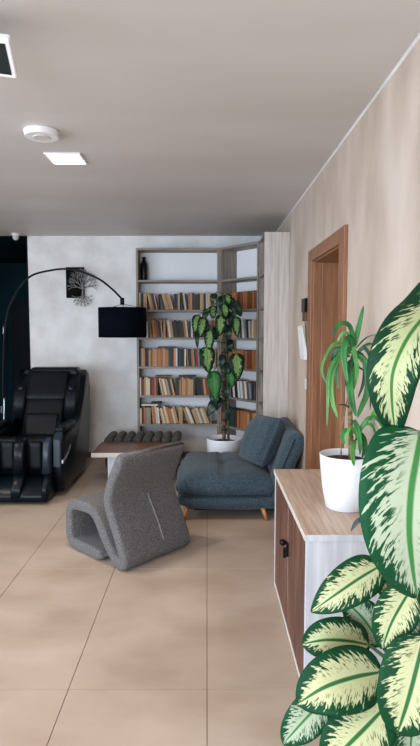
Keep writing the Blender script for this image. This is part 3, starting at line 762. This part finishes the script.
LV = [  # centre pixel, half width, half length in pixels, lean of the tip, depth offset, material
 (213, 312.5, 4.2, 6.5, 0, -.02, 'leaf_small'), (196, 324, 4.5, 9, -3, -.12, 'leaf_small'), (202, 327.5, 5.2, 10, -4, -.18, 'leaf_small'), (225, 311.5, 4.5, 8, 2, -.10, 'leaf_small'),
 (220.5, 325.5, 5.6, 10.5, -2, -.20, 'leaf_small'), (236.5, 327, 4.8, 10, 1, -.10, 'leaf_small'), (209.5, 341, 5.4, 11.5, -1, -.20, 'leaf_small'), (197, 340, 2.2, 8, 1, -.12, 'dark_leaf'),
 (207.5, 360, 7.5, 13, 2, -.24, 'leaf_small'), (237, 367, 7.4, 13.5, 1, -.22, 'leaf_small'), (228, 299.5, 4, 5, 3, -.08, 'leaf_small'), (237, 309, 5, 7.5, 9, -.06, 'dark_leaf'),
 (213, 298.5, 3.2, 5, -3, .02, 'dark_leaf'), (214.5, 386, 7, 15, 2, -.16, 'leaf_plain'), (214.5, 399, 5, 7, 1, -.14, 'dark_leaf'), (212, 408, 5, 8, -8, -.08, 'dark_leaf'), (218, 404, 3.5, 7, -3, -.1, 'dark_leaf'),
 (231, 379, 4.5, 9, 2, -.12, 'leaf_plain'), (227, 371, 4, 8, 1, -.1, 'dark_leaf'), (229, 346, 5, 6, 3, .02, 'dark_leaf'), (222, 362, 3.5, 8, -1, -.06, 'dark_leaf'), (231, 320, 4, 8, 3, -.03, 'dark_leaf'), (216, 333, 3.5, 8, 0, -.02, 'dark_leaf'), (221, 303, 3.5, 7, -2, -.02, 'dark_leaf'), (232, 305, 4, 7, 4, .0, 'leaf_small'), (205, 316, 3, 7, -4, -.04, 'dark_leaf'), (228, 333, 4, 8, 2, -.05, 'dark_leaf'), (227, 392, 3, 9, 1, -.05, 'dark_leaf'), (228, 412, 2.6, 9, 1, -.05, 'dark_leaf')]
for i, (cx, cy, hw, hl, ln, dy, mt) in enumerate(LV):
    Yd = PD + dy; sc_ = Yd / F
    top = PY(cx - ln * .5, cy - hl, Yd + .05); mid_ = PY(cx, cy - hl * .1, Yd); tip = PY(cx + ln * .5, cy + hl, Yd + .015)
    lfo = leaf('leaf', [top, mid_, tip], hw * sc_ * 1.05, mt, pp_, rows=10, cols=6, fold=.25, a=.28, b=.62, facing=Vector((random.uniform(-.3, .2), -1, random.uniform(.1, .5))))
    sp = Vector((.18 + pbot.x * 0 + (PY(224, cy, PD).x - .18), PD - .02, min(top.z + .03, 1.85)))
    org = px_
    obj('leaf_stalk', tube(crom([sp - org, (sp + top) / 2 + Vector((0, 0, .04)) - org, top - org], 8), .0045, 6), 'stem_green', pp_, smooth=True)

# ------------------------------------------------------------------ low cabinet
KX0, KX1, KY0, KY1, KZ = .406, XW - .014, 2.20, 3.245, .715
kb = thing('cabinet', 'low cabinet with an oak top, walnut doors and a pale end panel', 'cabinet', (.6, 2.76, 0))
def kp(name, x0, x1, y0, y1, z0, z1, mat, par=kb, bv=.0015): return obj(name, box(x0 - .6, x1 - .6, y0 - 2.76, y1 - 2.76, z0, z1, bv, 1), mat, par)
kp('top', KX0 - .004, KX1, KY0 - .004, KY1 + .004, KZ - .026, KZ, ['oak_top'])
kp('top_edge', KX0 - .007, KX0 - .0042, KY0 - .006, KY1 + .004, KZ - .0262, KZ + .0005, 'light_edge', bv=0); kp('top_edge', KX0 - .004, KX1, KY0 - .0068, KY0 - .0042, KZ - .0262, KZ + .0005, 'ash_side', bv=0)
kp('end_panel', KX0, KX1, KY0, KY0 + .022, .0, KZ - .0262, 'ash_side'); kp('end_panel', KX0, KX1, KY1 - .02, KY1, .0, KZ - .0262, 'ash_side')
kp('bottom_panel', KX0, KX1, KY0 + .022, KY1 - .02, .012, .03, 'light_edge'); kp('plinth', KX0 + .05, KX0 + .068, KY0 + .022, KY1 - .02, 0, .012, 'ash_side')
kp('back_panel', KX1 - .008, KX1, KY0 + .022, KY1 - .02, .03, KZ - .0262, 'light_edge')
ym = (KY0 + KY1) / 2
for (y0, y1, s) in ((KY0 + .0235, ym - .0035, 1), (ym + .0035, KY1 - .0215, -1)):
    d_ = kp('door', KX0 + .003, KX0 + .021, y0, y1, .033, KZ - .042, 'walnut')
    if s == -1:
        yc = ym + .03; X = KX0 + .003
        hd = bmesh.new(); bmesh.ops.create_uvsphere(hd, u_segments=14, v_segments=8, radius=.017, matrix=Matrix.Translation((X - .022 - .6, yc - 2.76, .462)))
        add_tube(hd, [(X - .6, yc - 2.76, .462), (X - .02 - .6, yc - 2.76, .462)], .008, 10)
        obj('knob', hd, 'black_metal', d_, smooth=True)
    else:
        yc = ym - .022; X = KX0 + .003
        hd = box(X - .012 - .6, X - .6, yc - .010 - 2.76, yc + .010 - 2.76, .41, .48, .003, 2); add_box(hd, X - .026 - .6, X - .012 - .6, yc - .006 - 2.76, yc + .006 - 2.76, .405, .455)
        obj('pull', hd, 'black_metal', d_)
kp('divider', KX0 + .0035, KX0 + .3, ym - .0028, ym + .0028, .03, KZ - .0262, 'light_edge', bv=0)
kp('shadow_gap_strip', KX0 + .012, KX0 + .03, KY0 + .022, KY1 - .02, KZ - .042, KZ - .0262, 'black_metal')  # black strip paints in the shadow gap between top and doors

# ------------------------------------------------------------------ strap leaved plant in white pot on the cabinet
pz = PZ(355, 499, KZ)
dpot = Vector((.650, 2.55, KZ))
dr = thing('strap_leaf_plant', 'green strap leaved plant in a white pot on the cabinet', 'plant', dpot)
print('pot', pz)
obj('pot', lathe([(0, 0), (.084, 0), (.090, .004), (.106, .09), (.117, .19), (.121, .248), (.121, .254), (.116, .254), (.112, .222), (0, .220)], 56), 'white_ceramic', dr, smooth=True)
obj('soil', lathe([(0, .230), (.08, .228), (.1115, .223)], 32), 'soil', dr, smooth=True)
def D(x, y, dy=0):            # keeps every leaf clear of the wall
    Yd = 2.55 + dy
    return PY(x, y, min(Yd, .745 * F / (x - 207)))
obj('stem', tube([p - dpot for p in crom([D(351, 458), D(350.5, 430), D(350, 405), D(351, 380), D(354, 350)], 16)], lambda t: .0125 - .003 * t, 10), 'cane', dr, smooth=True)
obj('stem', tube([p - dpot for p in crom([D(341, 458, -.03), D(342, 430, -.02), D(346, 405, -.01), D(349, 392)], 12)], .003, 6), 'cane', dr, smooth=True)
SL = [([(354, 347), (358, 330), (363.5, 306)], 3.2, .02, 'strap_leaf'), ([(355, 345), (350, 327), (343, 323), (337, 327), (332, 337)], 2.8, -.03, 'strap_leaf'),
 ([(353, 348), (350, 340), (346, 341), (344, 353), (345, 366), (348, 385)], 4.2, -.07, 'strap_leaf'), ([(351, 352), (341, 355), (334, 367), (331, 383), (333, 403), (338, 419)], 3.4, -.08, 'strap_leaf_light'),
 ([(351, 348), (336, 343), (328, 352), (322, 367), (324, 378), (330, 388)], 1.8, -.05, 'strap_leaf_light'), ([(349, 352), (338, 350), (333, 357), (335, 368)], 3.8, .03, 'strap_leaf_dark'),
 ([(350, 356), (337, 358), (329, 374), (328, 398), (327, 429)], 2.2, -.10, 'strap_leaf_light'), ([(351, 360), (349, 372), (350, 388), (352, 402), (356, 416)], 4.6, -.09, 'strap_leaf'),
 ([(356, 355), (364, 360), (368, 376), (367, 393), (361, 408), (357, 418)], 4.0, -.06, 'strap_leaf'), ([(356, 348), (366, 338), (378, 334)], 1.0, .03, 'strap_leaf_dark'),
 ([(357, 354), (364, 346), (372, 344), (379, 348)], 1.7, .0, 'strap_leaf_dark'), ([(358, 352), (364, 348), (369, 354), (371, 362)], 2.4, -.02, 'strap_leaf_dark'),
 ([(355, 362), (360, 368), (366, 371)], 1.2, .0, 'strap_leaf_dark'), ([(354, 345), (351, 338), (348, 337), (346, 346)], 2.2, -.02, 'strap_leaf_dark'),
 ([(356, 440), (360, 430), (368, 419), (376, 418), (383, 427), (385, 437)], 2.6, -.05, 'strap_leaf'), ([(355, 440), (353, 448), (353, 458), (354, 466)], 3.0, -.15, 'strap_leaf_light'),
 ([(353, 438), (346, 430), (342, 437), (345, 444)], 2.6, -.06, 'strap_leaf'), ([(358, 432), (363, 438), (365, 447), (362, 458)], 3.4, -.09, 'strap_leaf_dark'),
 ([(354, 420), (358, 430), (360, 442), (360, 455)], 3.2, -.08, 'strap_leaf'), ([(352, 410), (345, 405), (338, 405)], 1.0, -.03, 'strap_leaf_dark'), ([(370, 420), (378, 408), (384, 412), (388, 428)], 2.6, .03, 'strap_leaf_light'),
 ([(354, 346), (349, 335), (343, 333), (338, 341), (336, 350)], 2.0, .03, 'strap_leaf_light'), ([(352, 350), (344, 347), (338, 358), (337, 374), (339, 392)], 2.4, -.02, 'strap_leaf'), ([(356, 352), (362, 356), (365, 368), (363, 384), (358, 398)], 2.6, .03, 'strap_leaf_dark'), ([(354, 352), (355, 368), (354, 384), (349, 398)], 3.0, -.03, 'strap_leaf_light'),
 ([(357, 436), (352, 428), (348, 432), (347, 446)], 2.2, -.05, 'strap_leaf_light'), ([(356, 432), (366, 424), (373, 427), (377, 440)], 2.0, -.04, 'strap_leaf'),
 ([(353, 345), (355, 355), (357, 368), (357, 380)], 2.8, -.05, 'strap_leaf_light'), ([(355, 350), (352, 362), (347, 372), (346, 386)], 3.0, -.05, 'strap_leaf_dark'),
 ([(360, 360), (370, 370), (371, 390), (370, 410)], 1.6, .04, 'strap_leaf_dark')]

for pts, hw, dy, mt in SL:
    n_ = len(pts); P = [D(x, y, dy * (i / (n_ - 1)) * 1.2) for i, (x, y) in enumerate(pts)]
    leaf('leaf', P, hw * .84 * 2.55 / F, mt, dr, rows=18, cols=4, fold=.5, a=.22, b=.45, thick=.001, facing=Vector((-.25, -1, .35)))

# ------------------------------------------------------------------ large variegated plant in front of the cabinet
gp = Vector((.628, 1.53, 0))
vg = thing('variegated_plant', 'large cream and green variegated plant standing before the cabinet', 'plant', gp)
obj('pot', lathe([(0, 0), (.108, 0), (.112, .01), (.135, .24), (.135, .255), (.128, .255), (.124, .22), (0, .22)], 48), 'white_ceramic', vg, smooth=True)
obj('soil', lathe([(0, .232), (.1, .23), (.1235, .222)], 32), 'soil', vg, smooth=True)
st = crom([gp + Vector((0, 0, .2)), gp + Vector((.01, -.01, .6)), gp + Vector((0, -.03, 1.05)), gp + Vector((-.01, -.05, 1.5))], 30)
obj('stem', tube([p - gp for p in st], lambda t: .017 - .006 * t, 10), 'stem_green', vg, smooth=True)
def stem_at(z): return min(st, key=lambda p: abs(p.z - z))
GL = [  # midrib pixels base to tip with depths, half width in m, material, options
 ([(444, 276, 1.36), (428, 310, 1.27), (407, 339, 1.20), (393, 372, 1.18), (392, 404, 1.19), (396, 437, 1.22)], .062, 'leaf_large', dict(fold=.25, a=.36, b=.62, wave=.06), (-.35, -1, .25)),
 ([(421, 432, 1.20), (417, 455, 1.16), (411, 490, 1.13), (409, 530, 1.12), (412, 565, 1.13), (417, 598, 1.15)], .108, 'leaf_white', dict(fold=.15, a=.34, b=.6, wave=.03), (-.1, -1, .3)),
 ([(382, 565, 1.66), (360, 578, 1.63), (335, 595, 1.61), (311, 612, 1.62)], .064, 'leaf_yellowish', dict(fold=.2, a=.45, b=.75, wave=.03), (-.2, -1, .7)),
 ([(369, 645, 1.66), (348, 641, 1.62), (325, 640, 1.60), (302, 644, 1.60)], .066, 'leaf_yellowish', dict(fold=.2, a=.45, b=.58, wave=.03), (-.2, -1, .6)),
 ([(382, 672, 1.52), (355, 677, 1.48), (325, 687, 1.45), (297, 704, 1.45)], .084, 'leaf_yellowish', dict(fold=.22, a=.45, b=.62, wave=.03), (-.2, -1, .7)),
 ([(332, 694, 1.58), (314, 710, 1.55), (298, 727, 1.54), (283, 744, 1.55)], .056, 'leaf_white', dict(fold=.2, wave=.03), (-.2, -1, .5)),
 ([(386, 706, 1.45), (366, 727, 1.42), (347, 746, 1.40), (326, 768, 1.40)], .082, 'leaf_yellowish', dict(fold=.2, a=.4, b=.5, wave=.03), (-.1, -1, .6)),
 ([(424, 636, 1.40), (418, 662, 1.37), (408, 700, 1.35), (397, 734, 1.36)], .085, 'leaf_yellowish', dict(fold=.2, a=.45, b=.5, wave=.03), (-.3, -1, .3)),
 ([(415, 584, 1.50), (403, 602, 1.47), (391, 624, 1.45), (382, 649, 1.46)], .058, 'leaf_yellowish', dict(fold=.3, a=.5, b=.6, wave=.04), (-.4, -1, .4)),
 ([(381, 645, 1.72), (368, 625, 1.70), (357, 612, 1.70), (343, 600, 1.71)], .062, 'leaf_white', dict(fold=.2), (-.1, -1, .4)),
 ([(398, 600, 1.70), (390, 588, 1.68), (384, 580, 1.67), (376, 570, 1.68)], .040, 'leaf_yellowish', dict(fold=.3), (-.2, -1, .4)),
 ([(383, 700, 1.62), (388, 716, 1.60), (392, 735, 1.59), (397, 758, 1.60)], .036, 'yellow_leaf', dict(fold=.4), (-.3, -1, .3)),
 ([(424, 600, 1.60), (415, 612, 1.58), (409, 625, 1.57), (404, 640, 1.58)], .045, 'leaf_white', dict(fold=.3), (-.2, -1, .4)),
 ([(395, 655, 1.75), (388, 640, 1.74), (386, 625, 1.74), (388, 612, 1.75)], .030, 'leaf_yellowish', dict(fold=.3), (-.2, -1, .3)),
 ([(352, 720, 1.62), (344, 728, 1.62), (334, 733, 1.62), (322, 742, 1.63)], .040, 'dark_leaf', dict(fold=.3), (-.2, -1, .5)),
 ([(418, 700, 1.50), (414, 720, 1.48), (411, 740, 1.48), (410, 765, 1.48)], .055, 'leaf_white', dict(fold=.3), (-.2, -1, .4)),
 ([(374, 514, 1.30), (362, 519, 1.29), (356, 523, 1.29), (351, 531, 1.29)], .006, 'dark_leaf', dict(fold=.3), (-.2, -1, .4)),
 ([(425, 560, 1.55), (420, 580, 1.52), (418, 600, 1.51), (420, 620, 1.52)], .05, 'dark_leaf', dict(fold=.3), (-.3, -1, .3))]
for k, (pts, hw, mt, opt, fc) in enumerate(GL):
    P = [PY(*q) for q in pts]
    leaf('leaf', P, hw, mt, vg, rows=24, cols=12, facing=Vector(fc), ph=k * 1.3, **opt)
    sp = stem_at(max(.25, P[0].z - .12)); ds = (P[0] - P[1]).normalized()
    obj('leaf_stalk', tube([q - gp for q in crom([sp, (sp + P[0]) / 2 + Vector((0, 0, .03)), P[0], P[0] - ds * .015], 12)], lambda t: .007 - .003 * t, 8), 'stem_green', vg, smooth=True)

# ------------------------------------------------------------------ small things on the right wall
def onwall(name, label, cat, y, z):
    return thing(name, label, cat, (XW, y, z))
o = onwall('wall_box', 'small black box with a brown lower part on the wall beside the door', 'box', 4.30, 1.68)
obj('box_front', box(-.035, 0, -.07, .07, -.005, .10, .003, 1), 'dark_glass', o); obj('box_lower', box(-.028, 0, -.065, .065, -.075, -.005, .002, 1), 'brown_wood_box', o)
o = onwall('paper_holder', 'white paper holder hung on the wall beside the door', 'holder', 4.325, 1.45)
obj('back_plate', box(-.006, 0, -.10, .10, -.14, .14, .002, 1), 'white_plastic', o)
obj('tray', prism([(-.055, .10), (-.048, .12), (-.006, -.10), (-.006, -.14), (-.03, -.14)], -.09, .09, 'y', 0), 'white_plastic', o)
obj('paper', prism([(-.046, .11), (-.030, .145), (-.008, -.09), (-.012, -.12)], -.08, .08, 'y', 0), 'page_paper', o)
o = onwall('light_switch', 'white light switch on the wall beside the door', 'switch', 4.27, 1.12)
obj('plate', box(-.010, 0, -.041, .041, -.041, .041, .003, 2), 'white_plastic', o); obj('rocker', box(-.014, -.009, -.026, .026, -.026, .026, .002, 1), 'white_trim', o)
